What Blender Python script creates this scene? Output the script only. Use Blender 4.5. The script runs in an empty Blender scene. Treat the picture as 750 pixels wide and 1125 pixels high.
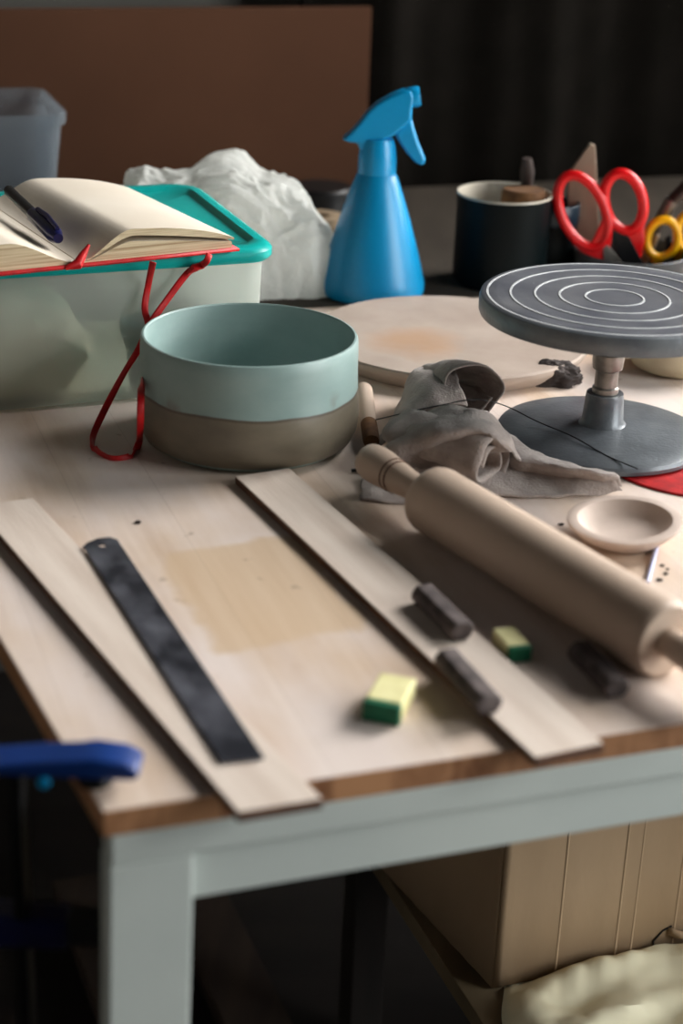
import bpy, bmesh, math, random
from math import sin, cos, tan, pi, radians, sqrt, atan2
from mathutils import Vector, noise
random.seed(4)
S = bpy.context.scene
COL = S.collection
V = Vector

# ---------------------------------------------------------------- camera
TZ = 0.75                       # height of the table top
HC = 0.4873                     # camera height above the table top
FPX, PIT, ROLL = 1900.0, radians(23.2), radians(2.2)
cam_d = bpy.data.cameras.new('camera'); cam = bpy.data.objects.new('camera', cam_d); COL.objects.link(cam)
S.camera = cam
cam_d.sensor_fit = 'VERTICAL'; cam_d.sensor_height = 36.0; cam_d.sensor_width = 24.0
cam_d.lens = FPX / 1125 * 36.0
cF = V((0, cos(PIT), -sin(PIT))); cU = V((0, sin(PIT), cos(PIT))); cR = V((1, 0, 0))
cr = cos(ROLL); sr = sin(ROLL)
camR = cR * cr - cU * -sr * -1
camR = cR * cr + cU * sr
camU = cU * cr - cR * sr
from mathutils import Matrix
M = Matrix((camR, camU, -cF)).transposed().to_4x4()
M.translation = V((0, 0, TZ + HC))
cam.matrix_world = M
cam_d.clip_start = 0.02
cam_d.dof.use_dof = True; cam_d.dof.focus_distance = 1.40; cam_d.dof.aperture_fstop = 4.0

def at(px, py, z=0.0):
    """point seen at photo pixel (px, py) that lies z above the table top"""
    a = (px - 375) / FPX; b = -(py - 562.5) / FPX
    d = cF + camR * a + camU * b
    t = (z - HC) / d.z
    return V((d.x * t, d.y * t, TZ + z))

# ---------------------------------------------------------------- table frame
C0 = at(112, 892); C0.z = 0
ang = radians(19.7)
eu = V((cos(ang), sin(ang), 0)); ev = V((-sin(ang), cos(ang), 0))
el = V((cos(radians(115.7)), sin(radians(115.7)), 0))          # left edge of the top
def W(u, v, z=0.0): return C0 + eu * u + ev * v + V((0, 0, z))

# ---------------------------------------------------------------- world, window light, exposure
wd = bpy.data.worlds.new('world'); S.world = wd; wd.use_nodes = True
bg = wd.node_tree.nodes['Background']; bg.inputs[0].default_value = (0.72, 0.86, 1.0, 1); bg.inputs[1].default_value = 0.012
S.view_settings.view_transform = 'Standard'; S.view_settings.look = 'None'
S.view_settings.gamma = 1; S.view_settings.exposure = 0.12; S.view_settings.use_curve_mapping = False
def area(name, loc, target, sx, sy, power, color, spread=180):
    l = bpy.data.lights.new(name, 'AREA'); l.shape = 'RECTANGLE'; l.size = sx; l.size_y = sy; l.energy = power; l.color = color
    l.spread = radians(spread)
    o = bpy.data.objects.new(name, l); COL.objects.link(o); o.location = loc
    o.rotation_euler = (V(target) - V(loc)).to_track_quat('-Z', 'Y').to_euler(); return o
area('window_daylight', W(2.30, 0.92, 1.92), W(-.25, 0.05, .75), 1.45, 1.35, 37, (1.0, 0.98, 0.955), 85)
area('front_window_daylight', W(2.20, -1.00, 1.25), W(0.1, 0.0, .65), 1.2, 1.7, 60, (0.97, 0.99, 0.98))

# ---------------------------------------------------------------- materials
def lin(c): return tuple(((x / 255) / 12.92 if x / 255 <= .04045 else ((x / 255 + .055) / 1.055) ** 2.4) for x in c)
def mat(name, rgb, rough=0.6, rgb2=None, scale=20, metallic=0, bump=0, bscale=80, stretch=(1, 1, 1), trans=0, ior=1.45, lo=.35, hi=.65, spec=.5, coat=0, sheen=0, detail=4):
    m = bpy.data.materials.new(name); m.use_nodes = True
    nt = m.node_tree; N = nt.nodes; L = nt.links; p = N['Principled BSDF']
    p.inputs['Base Color'].default_value = (*lin(rgb), 1); p.inputs['Roughness'].default_value = rough
    p.inputs['Metallic'].default_value = metallic; p.inputs['Transmission Weight'].default_value = trans; p.inputs['IOR'].default_value = ior
    p.inputs['Specular IOR Level'].default_value = spec; p.inputs['Coat Weight'].default_value = coat
    if sheen: p.inputs['Sheen Weight'].default_value = sheen
    tc = N.new('ShaderNodeTexCoord'); mp = N.new('ShaderNodeMapping'); mp.inputs['Scale'].default_value = stretch
    L.new(tc.outputs['Object'], mp.inputs[0])
    n = N.new('ShaderNodeTexNoise'); n.inputs['Scale'].default_value = scale; n.inputs['Detail'].default_value = detail; L.new(mp.outputs[0], n.inputs[0])
    if rgb2:
        r = N.new('ShaderNodeValToRGB'); r.color_ramp.elements[0].position = lo; r.color_ramp.elements[1].position = hi
        r.color_ramp.elements[0].color = (*lin(rgb), 1); r.color_ramp.elements[1].color = (*lin(rgb2), 1)
        L.new(n.outputs[0], r.inputs[0]); L.new(r.outputs[0], p.inputs['Base Color'])
    if bump:
        n2 = N.new('ShaderNodeTexNoise'); n2.inputs['Scale'].default_value = bscale; n2.inputs['Detail'].default_value = 5; L.new(mp.outputs[0], n2.inputs[0])
        b = N.new('ShaderNodeBump'); b.inputs['Strength'].default_value = bump; b.inputs['Distance'].default_value = .002
        L.new(n2.outputs[0], b.inputs['Height']); L.new(b.outputs[0], p.inputs['Normal'])
    return m

def nd(nt, t, **kw):
    n = nt.nodes.new(t)
    for k, v in kw.items(): setattr(n, k, v)
    return n
def math_(nt, op, a, b=None, clamp=False):
    n = nt.nodes.new('ShaderNodeMath'); n.operation = op; n.use_clamp = clamp
    for i, x in enumerate((a, b)):
        if x is None: continue
        if hasattr(x, 'links'): nt.links.new(x, n.inputs[i])
        else: n.inputs[i].default_value = x
    return n.outputs[0]
def mixc(nt, f, a, b):
    n = nt.nodes.new('ShaderNodeMix'); n.data_type = 'RGBA'
    if hasattr(f, 'links'): nt.links.new(f, n.inputs[0])
    else: n.inputs[0].default_value = f
    for i, x in ((6, a), (7, b)):
        if hasattr(x, 'links'): nt.links.new(x, n.inputs[i])
        else: n.inputs[i].default_value = (*lin(x), 1)
    return n.outputs[2]
def ramp(nt, x, stops):
    r = nt.nodes.new('ShaderNodeValToRGB'); nt.links.new(x, r.inputs[0])
    e = r.color_ramp.elements
    while len(e) < len(stops): e.new(.5)
    for i, (p, c) in enumerate(stops):
        e[i].position = p; e[i].color = (c, c, c, 1) if not isinstance(c, tuple) else (*lin(c), 1)
    return r.outputs[0]
def noise_(nt, vec, scale, detail=4, stretch=None, rough=.5):
    if stretch:
        mp = nt.nodes.new('ShaderNodeMapping'); mp.inputs['Scale'].default_value = stretch; nt.links.new(vec, mp.inputs[0]); vec = mp.outputs[0]
    n = nt.nodes.new('ShaderNodeTexNoise'); n.inputs['Scale'].default_value = scale; n.inputs['Detail'].default_value = detail; n.inputs['Roughness'].default_value = rough
    nt.links.new(vec, n.inputs[0]); return n.outputs[0]

def table_wood():
    # object space of the table top: x along the front edge, y along the grain, z up
    m = bpy.data.materials.new('clay_dusted_wood'); m.use_nodes = True; nt = m.node_tree; L = nt.links; p = nt.nodes['Principled BSDF']
    tc = nt.nodes.new('ShaderNodeTexCoord'); P = tc.outputs['Object']
    sx = nt.nodes.new('ShaderNodeSeparateXYZ'); L.new(P, sx.inputs[0]); X, Y, Z = sx.outputs
    grain = noise_(nt, P, 14, 6, (5, .35, 1), .6)
    stave = math_(nt, 'FLOOR', math_(nt, 'MULTIPLY', X, 1 / .062))
    wn = nt.nodes.new('ShaderNodeTexWhiteNoise'); wn.noise_dimensions = '1D'; L.new(stave, wn.inputs[1])
    base = mixc(nt, ramp(nt, grain, [(.3, 0.), (.7, 1.)]), (196, 170, 146), (222, 202, 182))
    base = mixc(nt, math_(nt, 'MULTIPLY', wn.outputs[0], .3), base, (198, 168, 138))
    fr = math_(nt, 'FRACT', math_(nt, 'MULTIPLY', X, 1 / .062))
    seam = math_(nt, 'LESS_THAN', fr, .012)
    # pale clay smears, everywhere but on one clean patch
    sm = noise_(nt, P, 7, 5, (1.6, .8, 1)); smear = ramp(nt, sm, [(.36, .08), (.60, 1.)])
    pn = math_(nt, 'MULTIPLY', math_(nt, 'SUBTRACT', noise_(nt, P, 30, 3), .5), .03)
    PX = math_(nt, 'ADD', X, pn); PY = math_(nt, 'ADD', Y, math_(nt, 'ADD', pn, math_(nt, 'MULTIPLY', X, -.12)))
    def box_mask(x0, x1, y0, y1, s=130):
        a = math_(nt, 'MULTIPLY', math_(nt, 'SUBTRACT', PX, x0), s, True); b = math_(nt, 'MULTIPLY', math_(nt, 'SUBTRACT', x1, PX), s, True)
        c = math_(nt, 'MULTIPLY', math_(nt, 'SUBTRACT', PY, y0), s, True); d = math_(nt, 'MULTIPLY', math_(nt, 'SUBTRACT', y1, PY), s, True)
        return math_(nt, 'MULTIPLY', math_(nt, 'MULTIPLY', a, b), math_(nt, 'MULTIPLY', c, d))
    patch = box_mask(*PATCH)
    smear = math_(nt, 'MULTIPLY', smear, math_(nt, 'SUBTRACT', 1., math_(nt, 'MULTIPLY', patch, .9)))
    topc = mixc(nt, math_(nt, 'MULTIPLY', smear, .72), base, (228, 217, 213))
    topc = mixc(nt, math_(nt, 'MULTIPLY', patch, .42), topc, (206, 178, 142))
    spots = ramp(nt, noise_(nt, P, 60, 2), [(.70, 0.), (.76, .5)])
    topc = mixc(nt, spots, topc, (150, 125, 105))
    topc = mixc(nt, math_(nt, 'MULTIPLY', seam, .16), topc, (120, 95, 75))
    # cut end grain on the sides
    blk = nt.nodes.new('ShaderNodeTexWhiteNoise'); blk.noise_dimensions = '1D'; L.new(math_(nt, 'FLOOR', math_(nt, 'MULTIPLY', X, 1 / .031)), blk.inputs[1])
    endc = mixc(nt, blk.outputs[0], (184, 134, 94), (112, 68, 42))
    endc = mixc(nt, ramp(nt, noise_(nt, P, 120, 3, (1, 1, .4)), [(.35, 0.), (.7, .8)]), endc, (186, 135, 95))
    g = nt.nodes.new('ShaderNodeNewGeometry'); sn = nt.nodes.new('ShaderNodeSeparateXYZ'); L.new(g.outputs['Normal'], sn.inputs[0])
    up = math_(nt, 'GREATER_THAN', sn.outputs[2], .6)
    L.new(mixc(nt, up, endc, topc), p.inputs['Base Color'])
    p.inputs['Roughness'].default_value = .62; p.inputs['Specular IOR Level'].default_value = .35
    b = nt.nodes.new('ShaderNodeBump'); b.inputs['Strength'].default_value = .12; b.inputs['Distance'].default_value = .001
    L.new(grain, b.inputs['Height']); L.new(b.outputs[0], p.inputs['Normal'])
    return m

def local_uv(px, py):
    q = at(px, py) - C0; return q.x * eu.x + q.y * eu.y, q.x * ev.x + q.y * ev.y
_p = [local_uv(*q) for q in ((180, 618), (345, 612), (270, 735), (430, 720))]
PATCH = (min(_p[0][0], _p[2][0]) - .004, max(_p[1][0], _p[3][0]) + .004, min(_p[2][1], _p[3][1]) + .012, _p[0][1])

M_ = {}
M_['table'] = table_wood()
M_['white'] = mat('white_paint', (206, 212, 206), .45, (196, 203, 198), 6)
M_['slat'] = mat('bare_slat_wood', (226, 212, 199), .6, (208, 191, 177), 9, stretch=(8, .6, 1), bump=.1)
M_['slat_edge_shade'] = mat('slat_shadow_edge', (104, 70, 50), .75, (80, 52, 37), 30)  # cut edges coloured dark to paint in the shadow line along the slats
M_['steel'] = mat('worn_dark_steel', (36, 38, 46), .42, (124, 126, 136), 30, metallic=.3, stretch=(1, .6, 1), lo=.42, hi=.75, bump=.15)
M_['pin'] = mat('smooth_beech', (196, 175, 157), .5, (180, 158, 140), 6, stretch=(1, 1, 1), bump=.05)
M_['burn'] = mat('burnt_ring', (88, 56, 40), .7)
M_['paper'] = mat('cream_page', (232, 222, 206), .8, (224, 212, 194), 8)
M_['pages'] = mat('page_edges', (214, 196, 162), .85, (160, 134, 100), 60, stretch=(.15, .15, 9), lo=.4, hi=.7, bump=.3)
M_['red'] = mat('red_cloth_cover', (196, 18, 22), .55, (160, 10, 16), 90)
M_['ribbon'] = mat('red_ribbon', (205, 20, 24), .5, (180, 12, 18), 120)
M_['navy'] = mat('navy_plastic', (18, 20, 74), .3, (14, 15, 52), 30)
M_['teal'] = mat('teal_plastic', (20, 186, 178), .3, (14, 170, 165), 9, trans=.15)
M_['bottle'] = mat('blue_bottle_plastic', (2, 146, 200), .34, (2, 138, 194), 5, trans=.12)
M_['sprayer'] = mat('blue_sprayer_plastic', (8, 148, 204), .3, (6, 140, 196), 8)
M_['wheel'] = mat('grey_hammered_paint', (86, 91, 97), .36, (116, 122, 126), 40, metallic=.25, bump=.15, bscale=300, lo=.3, hi=.8)
M_['bare'] = mat('bare_turned_steel', (150, 146, 140), .35, (110, 104, 98), 60, metallic=.8)
M_['linen'] = mat('grey_linen', (172, 160, 153), .95, (148, 136, 130), 55, bump=.6, bscale=500, sheen=.2)
M_['hem'] = mat('linen_hem', (158, 148, 141), .95, (120, 108, 102), 160, bump=.8, bscale=300)
M_['charcoal'] = mat('charcoal_stick', (62, 54, 54), .75, (104, 93, 91), 70, bump=.5, bscale=200)
M_['rust'] = mat('orange_brown_end', (150, 82, 52), .8, (110, 62, 44), 90)
M_['yellow_e'] = mat('pale_yellow_foam', (238, 232, 176), .7, (226, 218, 158), 90, bump=.5)
M_['green_e'] = mat('green_end', (8, 110, 74), .6, (6, 92, 62), 60)
M_['bat'] = mat('plaster_bat', (204, 188, 178), .75, (186, 166, 150), 9, bump=.1)
M_['dish'] = mat('bisque_clay', (204, 186, 174), .75, (186, 168, 156), 20, bump=.1)
M_['black'] = mat('black_plastic', (14, 14, 15), .45, (20, 20, 21), 30)
M_['iron'] = mat('black_iron', (24, 24, 26), .4, (34, 34, 36), 30, metallic=.6)
M_['clampblue'] = mat('blue_clamp_plastic', (8, 52, 120), .4, (6, 42, 104), 12)
M_['mugdark'] = mat('dark_green_enamel', (4, 12, 14), .45, (5, 15, 17), 12, spec=.14)
M_['mugwhite'] = mat('white_enamel_inside', (196, 190, 176), .4, (176, 168, 152), 20)
M_['tinblue'] = mat('dark_blue_tin', (10, 38, 54), .35, (8, 28, 42), 20)
M_['greypot'] = mat('grey_utensil_pot', (62, 66, 68), .5, (52, 55, 58), 20)
M_['cork'] = mat('tan_cork', (122, 84, 48), .85, (96, 64, 37), 60, bump=.5)
M_['driftwood'] = mat('weathered_wood', (150, 132, 112), .8, (120, 104, 88), 25, stretch=(1, 1, .3), bump=.3)
M_['redplastic'] = mat('red_handle_plastic', (214, 16, 22), .25, (200, 12, 18), 14)
M_['yelplastic'] = mat('yellow_handle_plastic', (232, 176, 12), .28, (222, 160, 10), 14)
M_['cream'] = mat('cream_glaze', (206, 196, 168), .4, (190, 178, 150), 16)
M_['kraft'] = mat('kraft_cardboard', (176, 150, 120), .85, (162, 136, 106), 6, stretch=(1, 1, .4), bump=.1)
M_['creampaper'] = mat('cream_packing_paper', (244, 238, 208), .6, (236, 228, 196), 8)
M_['board'] = mat('shelf_board', (120, 104, 80), .7, (98, 84, 62), 8, stretch=(4, .5, 1))
M_['darkwood'] = mat('dark_plank', (34, 27, 23), .8, (24, 19, 16), 9, stretch=(4, .5, 1))
M_['brownboard'] = mat('brown_hardboard', (90, 61, 45), .85, (79, 53, 39), 3, bump=.08, spec=.1)
M_['wall'] = mat('grey_wall_paint', (120, 116, 110), .85, (112, 108, 102), 4)
M_['curtain'] = mat('dark_curtain_cloth', (25, 22, 19), .95, (20, 18, 15), 20, spec=.05, bump=.3, bscale=200)
M_['floor'] = mat('dark_floor', (40, 34, 30), .7, (30, 25, 22), 5, stretch=(1, 4, 1))
M_['lump'] = mat('dark_grey_clay', (72, 62, 58), .85, (52, 45, 43), 40, bump=.6)
M_['plaster'] = mat('pale_clay_block', (240, 234, 216), .8, (228, 222, 202), 15, bump=.3)
M_['darkgreen'] = mat('dark_green_rim', (14, 52, 38), .5, (10, 42, 30), 12)
M_['beige'] = mat('beige_tape', (170, 148, 122), .7, (150, 130, 104), 30)

def frosted(name, rgb, f_diff=.35, rough=.35, bump=0, clear=0):
    m = mat(name, rgb, rough, None, trans=1.0, ior=1.25); nt = m.node_tree; L = nt.links
    p = nt.nodes['Principled BSDF']; out = nt.nodes['Material Output']
    tr = nt.nodes.new('ShaderNodeBsdfTranslucent'); df = nt.nodes.new('ShaderNodeBsdfDiffuse')
    for n in (tr, df): n.inputs[0].default_value = (*lin(rgb), 1)
    a = nt.nodes.new('ShaderNodeMixShader'); a.inputs[0].default_value = .5; L.new(tr.outputs[0], a.inputs[1]); L.new(df.outputs[0], a.inputs[2])
    b = nt.nodes.new('ShaderNodeMixShader'); b.inputs[0].default_value = f_diff; L.new(p.outputs[0], b.inputs[1]); L.new(a.outputs[0], b.inputs[2])
    if clear:
        tp = nt.nodes.new('ShaderNodeBsdfTransparent'); tp.inputs[0].default_value = (*lin(rgb), 1)
        c = nt.nodes.new('ShaderNodeMixShader'); c.inputs[0].default_value = clear; L.new(b.outputs[0], c.inputs[1]); L.new(tp.outputs[0], c.inputs[2]); b = c
    if bump:
        tc = nt.nodes.new('ShaderNodeTexCoord'); h = noise_(nt, tc.outputs['Object'], 38, 6, None, .62)
        bb = nt.nodes.new('ShaderNodeBump'); bb.inputs['Strength'].default_value = bump; bb.inputs['Distance'].default_value = .01
        L.new(h, bb.inputs['Height'])
        for n in (tr, df, p): L.new(bb.outputs[0], n.inputs['Normal'])
    L.new(b.outputs[0], out.inputs[0]); return m
M_['tub'] = frosted('frosted_tub_plastic', (238, 242, 236), .75, .24, clear=.42)
M_['clearbox'] = frosted('hazy_clear_plastic', (214, 222, 228), .4, .15, clear=.5)
M_['bag'] = frosted('white_bag_film', (246, 247, 242), .92, .3, bump=.5)
M_['glass'] = mat('window_glass', (255, 255, 255), 0.0, trans=1, ior=1.0)

def glaze():
    m = bpy.data.materials.new('two_tone_stoneware'); m.use_nodes = True; nt = m.node_tree; L = nt.links; p = nt.nodes['Principled BSDF']
    tc = nt.nodes.new('ShaderNodeTexCoord'); P = tc.outputs['Object']; s = nt.nodes.new('ShaderNodeSeparateXYZ'); L.new(P, s.inputs[0])
    X, Y, Z = s.outputs
    n = noise_(nt, P, 14, 3); h = math_(nt, 'ADD', Z, math_(nt, 'MULTIPLY', math_(nt, 'SUBTRACT', n, .5), .008))
    r2 = math_(nt, 'ADD', math_(nt, 'MULTIPLY', X, X), math_(nt, 'MULTIPLY', Y, Y))
    inner = math_(nt, 'LESS_THAN', r2, .0808 ** 2)
    up = math_(nt, 'MULTIPLY', math_(nt, 'SUBTRACT', h, .0455), 900, True)
    up = math_(nt, 'MAXIMUM', up, inner)
    line = math_(nt, 'MULTIPLY', math_(nt, 'SUBTRACT', 1., math_(nt, 'MULTIPLY', math_(nt, 'ABSOLUTE', math_(nt, 'SUBTRACT', h, .0452)), 600, True)), math_(nt, 'SUBTRACT', 1., inner))
    gl = mixc(nt, ramp(nt, noise_(nt, P, 22, 5, (1, 1, 2)), [(.3, 0.), (.75, 1.)]), (134, 158, 155), (152, 173, 169))
    drip = ramp(nt, noise_(nt, P, 26, 3), [(.62, 0.), (.72, .6)])
    drip = math_(nt, 'MULTIPLY', drip, math_(nt, 'MULTIPLY', math_(nt, 'SUBTRACT', .062, h), 80, True))
    drip = math_(nt, 'MULTIPLY', drip, math_(nt, 'SUBTRACT', 1., inner))
    gl = mixc(nt, drip, gl, (116, 110, 94))
    raw = mixc(nt, ramp(nt, noise_(nt, P, 30, 5, (1, 1, 2)), [(.3, 0.), (.75, 1.)]), (104, 96, 82), (126, 117, 100))
    c = mixc(nt, up, raw, gl); c = mixc(nt, math_(nt, 'MULTIPLY', line, .7), c, (62, 50, 42))
    L.new(c, p.inputs['Base Color']); p.inputs['Roughness'].default_value = .42
    b = nt.nodes.new('ShaderNodeBump'); b.inputs['Strength'].default_value = .15; b.inputs['Distance'].default_value = .001
    L.new(noise_(nt, P, 60, 3, (.3, .3, 3)), b.inputs['Height']); L.new(b.outputs[0], p.inputs['Normal'])
    return m
M_['pot'] = glaze()

def wheel_top():
    m = mat('wheel_head_grey', (92, 94, 102), .36, (112, 112, 122), 30, metallic=.4); nt = m.node_tree; L = nt.links; p = nt.nodes['Principled BSDF']
    tc = nt.nodes.new('ShaderNodeTexCoord'); P = tc.outputs['Object']
    base = mixc(nt, ramp(nt, noise_(nt, P, 26, 5), [(.35, 0.), (.7, 1.)]), (104, 107, 116), (132, 134, 140))
    dust = ramp(nt, noise_(nt, P, 9, 4), [(.45, 0.), (.7, .35)])
    base = mixc(nt, dust, base, (160, 158, 156))
    L.new(base, p.inputs['Base Color']); return m
M_['wheeltop'] = wheel_top()
M_['ringpaint'] = mat('pale_ring_groove', (206, 208, 208), .55, (182, 184, 186), 80)

def bat_mat():
    m = M_['bat']; nt = m.node_tree; L = nt.links; p = nt.nodes['Principled BSDF']
    tc = nt.nodes.new('ShaderNodeTexCoord'); P = tc.outputs['Object']
    b = mixc(nt, ramp(nt, noise_(nt, P, 18, 5), [(.35, 0.), (.7, 1.)]), (180, 164, 152), (164, 147, 134))
    mp = nt.nodes.new('ShaderNodeMapping'); mp.inputs['Location'].default_value = (.03, .03, 0); L.new(P, mp.inputs[0])
    vl = nt.nodes.new('ShaderNodeVectorMath'); vl.operation = 'LENGTH'; L.new(mp.outputs[0], vl.inputs[0])
    d = math_(nt, 'ADD', vl.outputs['Value'], math_(nt, 'MULTIPLY', math_(nt, 'SUBTRACT', noise_(nt, P, 20, 3), .5), .06))
    st = ramp(nt, d, [(.02, .75), (.055, 0.)])
    L.new(mixc(nt, st, b, (176, 138, 104)), p.inputs['Base Color'])
bat_mat()

# ---------------------------------------------------------------- mesh helpers
class MB:
    def __init__(s): s.v = []; s.f = []; s.mi = []
    def add(s, vs, fs, mi=0):
        o = len(s.v); s.v += [V(v) for v in vs]; s.f += [[i + o for i in f] for f in fs]; s.mi += [mi] * len(fs); return s
    def box(s, c, ax, ay, az, hx, hy, hz, mi=0):
        c = V(c); vs = [c + ax * (hx * i) + ay * (hy * j) + az * (hz * k) for i in (-1, 1) for j in (-1, 1) for k in (-1, 1)]
        return s.add(vs, [(0, 1, 3, 2), (4, 6, 7, 5), (0, 4, 5, 1), (2, 3, 7, 6), (0, 2, 6, 4), (1, 5, 7, 3)], mi)
    def prism(s, poly, up, mi=0):
        n = len(poly); vs = [V(p) for p in poly] + [V(p) + V(up) for p in poly]
        return s.add(vs, [list(range(n))[::-1], list(range(n, 2 * n))] + [(i, (i + 1) % n, n + (i + 1) % n, n + i) for i in range(n)], mi)
    def lathe(s, c, prof, seg=64, axis=V((0, 0, 1)), mi=0, wob=None, caps=True):
        axis = V(axis).normalized(); x = axis.orthogonal().normalized() if abs(axis.z) < .99 else V((1, 0, 0)); y = axis.cross(x)
        vs = []
        for k, (r, h) in enumerate(prof):
            for i in range(seg):
                a = 2 * pi * i / seg; rr = r * (1 + (wob(a, k) if wob else 0))
                vs.append(V(c) + x * (rr * cos(a)) + y * (rr * sin(a)) + axis * h)
        fs = []
        for k in range(len(prof) - 1):
            for i in range(seg):
                j = (i + 1) % seg; fs.append((k * seg + i, k * seg + j, (k + 1) * seg + j, (k + 1) * seg + i))
        if caps:
            if prof[0][0] > 1e-5: fs.append(list(range(seg))[::-1])
            if prof[-1][0] > 1e-5: fs.append(list(range((len(prof) - 1) * seg, len(prof) * seg)))
        return s.add(vs, fs, mi)
    def tube(s, path, r, seg=12, mi=0, flat=1.0, fdir=None, closed=False):
        path = [V(p) for p in path]; n = len(path); vs = []
        for k, p in enumerate(path):
            a = path[(k - 1) % n] if (closed or k > 0) else p; b = path[(k + 1) % n] if (closed or k < n - 1) else p
            t = (b - a).normalized(); up = V(fdir) if fdir is not None else V((0, 0, 1))
            if abs(t.dot(up)) > .98: up = V((1, 0, .1))
            x = t.cross(up).normalized(); y = x.cross(t).normalized()
            rr = r[k] if isinstance(r, (list, tuple)) else r
            for i in range(seg):
                q = 2 * pi * i / seg; vs.append(p + x * (rr * cos(q)) + y * (rr * flat * sin(q)))
        m = n if closed else n - 1; fs = []
        for k in range(m):
            k2 = (k + 1) % n
            for i in range(seg):
                j = (i + 1) % seg; fs.append((k * seg + i, k * seg + j, k2 * seg + j, k2 * seg + i))
        if not closed: fs += [list(range(seg))[::-1], list(range((n - 1) * seg, n * seg))]
        return s.add(vs, fs, mi)
    def grid(s, rows, mi=0, closed=False):
        n = len(rows[0]); vs = [p for r in rows for p in r]; fs = []
        for a in range(len(rows) - 1):
            for b in range(n if closed else n - 1):
                c = (b + 1) % n; fs.append((a * n + b, a * n + c, (a + 1) * n + c, (a + 1) * n + b))
        return s.add(vs, fs, mi)
    def build(s, name, m, parent=None, origin=None, smooth=True, bevel=0, solid=0, sub=0, weld=False, rot=0, seg=2):
        """verts are world coordinates; origin gives the object's own origin (rot: its z rotation)"""
        if parent is not None: o0 = WO[parent.name][0]; origin = origin or o0
        elif origin is None:
            xs = [v.x for v in s.v]; ys = [v.y for v in s.v]; zs = [v.z for v in s.v]
            origin = V(((min(xs) + max(xs)) / 2, (min(ys) + max(ys)) / 2, min(zs)))
        origin = V(origin); Rm = Matrix.Rotation(-rot, 3, 'Z')
        me = bpy.data.meshes.new(name); me.from_pydata([Rm @ (v - origin) for v in s.v], [], s.f)
        ms = m if isinstance(m, (list, tuple)) else [m]
        for q in ms: me.materials.append(M_[q] if isinstance(q, str) else q)
        for p, i in zip(me.polygons, s.mi): p.material_index = i; p.use_smooth = smooth
        bm = bmesh.new(); bm.from_mesh(me)
        if weld: bmesh.ops.remove_doubles(bm, verts=bm.verts, dist=1e-5)
        bmesh.ops.recalc_face_normals(bm, faces=bm.faces)
        for e in bm.edges:
            if len(e.link_faces) == 2 and e.calc_face_angle(0) > radians(38): e.smooth = False
        bm.to_mesh(me); bm.free()
        o = bpy.data.objects.new(name, me); COL.objects.link(o)
        if parent is not None: o.parent = parent; o.location = origin - WO[parent.name][0]
        else: o.location = origin
        o.rotation_euler = (0, 0, rot)
        WO[o.name] = (origin,)
        if solid: md = o.modifiers.new('solid', 'SOLIDIFY'); md.thickness = solid; md.offset = 0
        if bevel: md = o.modifiers.new('bevel', 'BEVEL'); md.width = bevel; md.segments = seg; md.limit_method = 'ANGLE'; md.angle_limit = radians(35); md.harden_normals = False
        if sub: md = o.modifiers.new('sub', 'SUBSURF'); md.levels = sub; md.render_levels = sub
        return o
WO = {}
def empty(name, loc):
    o = bpy.data.objects.new(name, None); COL.objects.link(o); o.location = V(loc); o.empty_display_size = .02; WO[o.name] = (V(loc),); return o
def tag(o, label, cat, group=None):
    o['label'] = label; o['category'] = cat
    if group: o['group'] = group
    return o
def struct(o): o['kind'] = 'structure'; return o
Z = V((0, 0, 1)); X_ = V((1, 0, 0)); Y_ = V((0, 1, 0))
def spline(pts, n=10):
    pts = [V(p) for p in pts]; out = []
    for i in range(len(pts) - 1):
        p0 = pts[max(i - 1, 0)]; p1 = pts[i]; p2 = pts[i + 1]; p3 = pts[min(i + 2, len(pts) - 1)]
        for k in range(n):
            t = k / n; out.append(.5 * ((2 * p1) + (p2 - p0) * t + (2 * p0 - 5 * p1 + 4 * p2 - p3) * t * t + (3 * p1 - p0 - 3 * p2 + p3) * t ** 3))
    out.append(pts[-1]); return out

# ================================================================ THE ROOM
vb = local_uv(460, 205)[1]                     # back edge of the table
VB = vb
struct(MB().box(W(.5, .3, -.01), eu, ev, Z, 2.04, 2.15, .01).build('floor', 'floor', smooth=False))
struct(MB().box(W(.5, VB + .26, 1.4), eu, ev, Z, 2.04, .03, 1.4).build('wall_back', 'wall', smooth=False))
# right wall with the window opening (u = 1.6 .. 1.7)
WIN = ((-1.62, -.20, .30, 2.3), (.25, VB + .1, 1.15, 2.55))
mb = MB()
cuts = [-1.8, WIN[0][0], WIN[0][1], WIN[1][0], WIN[1][1], VB + .23]
for i in range(5):
    a, b = cuts[i], cuts[i + 1]
    hs = ((0, 2.8),) if i % 2 == 0 else ((0, WIN[i // 2][2]), (WIN[i // 2][3], 2.8))
    for c, d in hs: mb.box(W(2.48, (a + b) / 2, (c + d) / 2), eu, ev, Z, .05, (b - a) / 2, (d - c) / 2)
struct(mb.build('wall_right', 'wall', smooth=False))
for i, (v0, v1, z0, z1) in enumerate(WIN):
    w1 = empty('window_%d' % (2 - i), W(2.46, (v0 + v1) / 2, z0)); struct(w1)
    mb = MB(); t = .025
    for (a, b, c, d) in ((v0, v0 + 2 * t, z0, z1), (v1 - 2 * t, v1, z0, z1), (v0, v1, z0, z0 + 2 * t), (v0, v1, z1 - 2 * t, z1), ((v0 + v1) / 2 - t, (v0 + v1) / 2 + t, z0, z1)):
        mb.box(W(2.46, (a + b) / 2, (c + d) / 2), eu, ev, Z, .025, (b - a) / 2, (d - c) / 2)
    mb.build('window_frame', 'white', w1, smooth=False)
    MB().box(W(2.47, (v0 + v1) / 2, (z0 + z1) / 2), eu, ev, Z, .002, (v1 - v0) / 2 - t, (z1 - z0) / 2 - t).build('window_pane', 'glass', w1, smooth=False)
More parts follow.
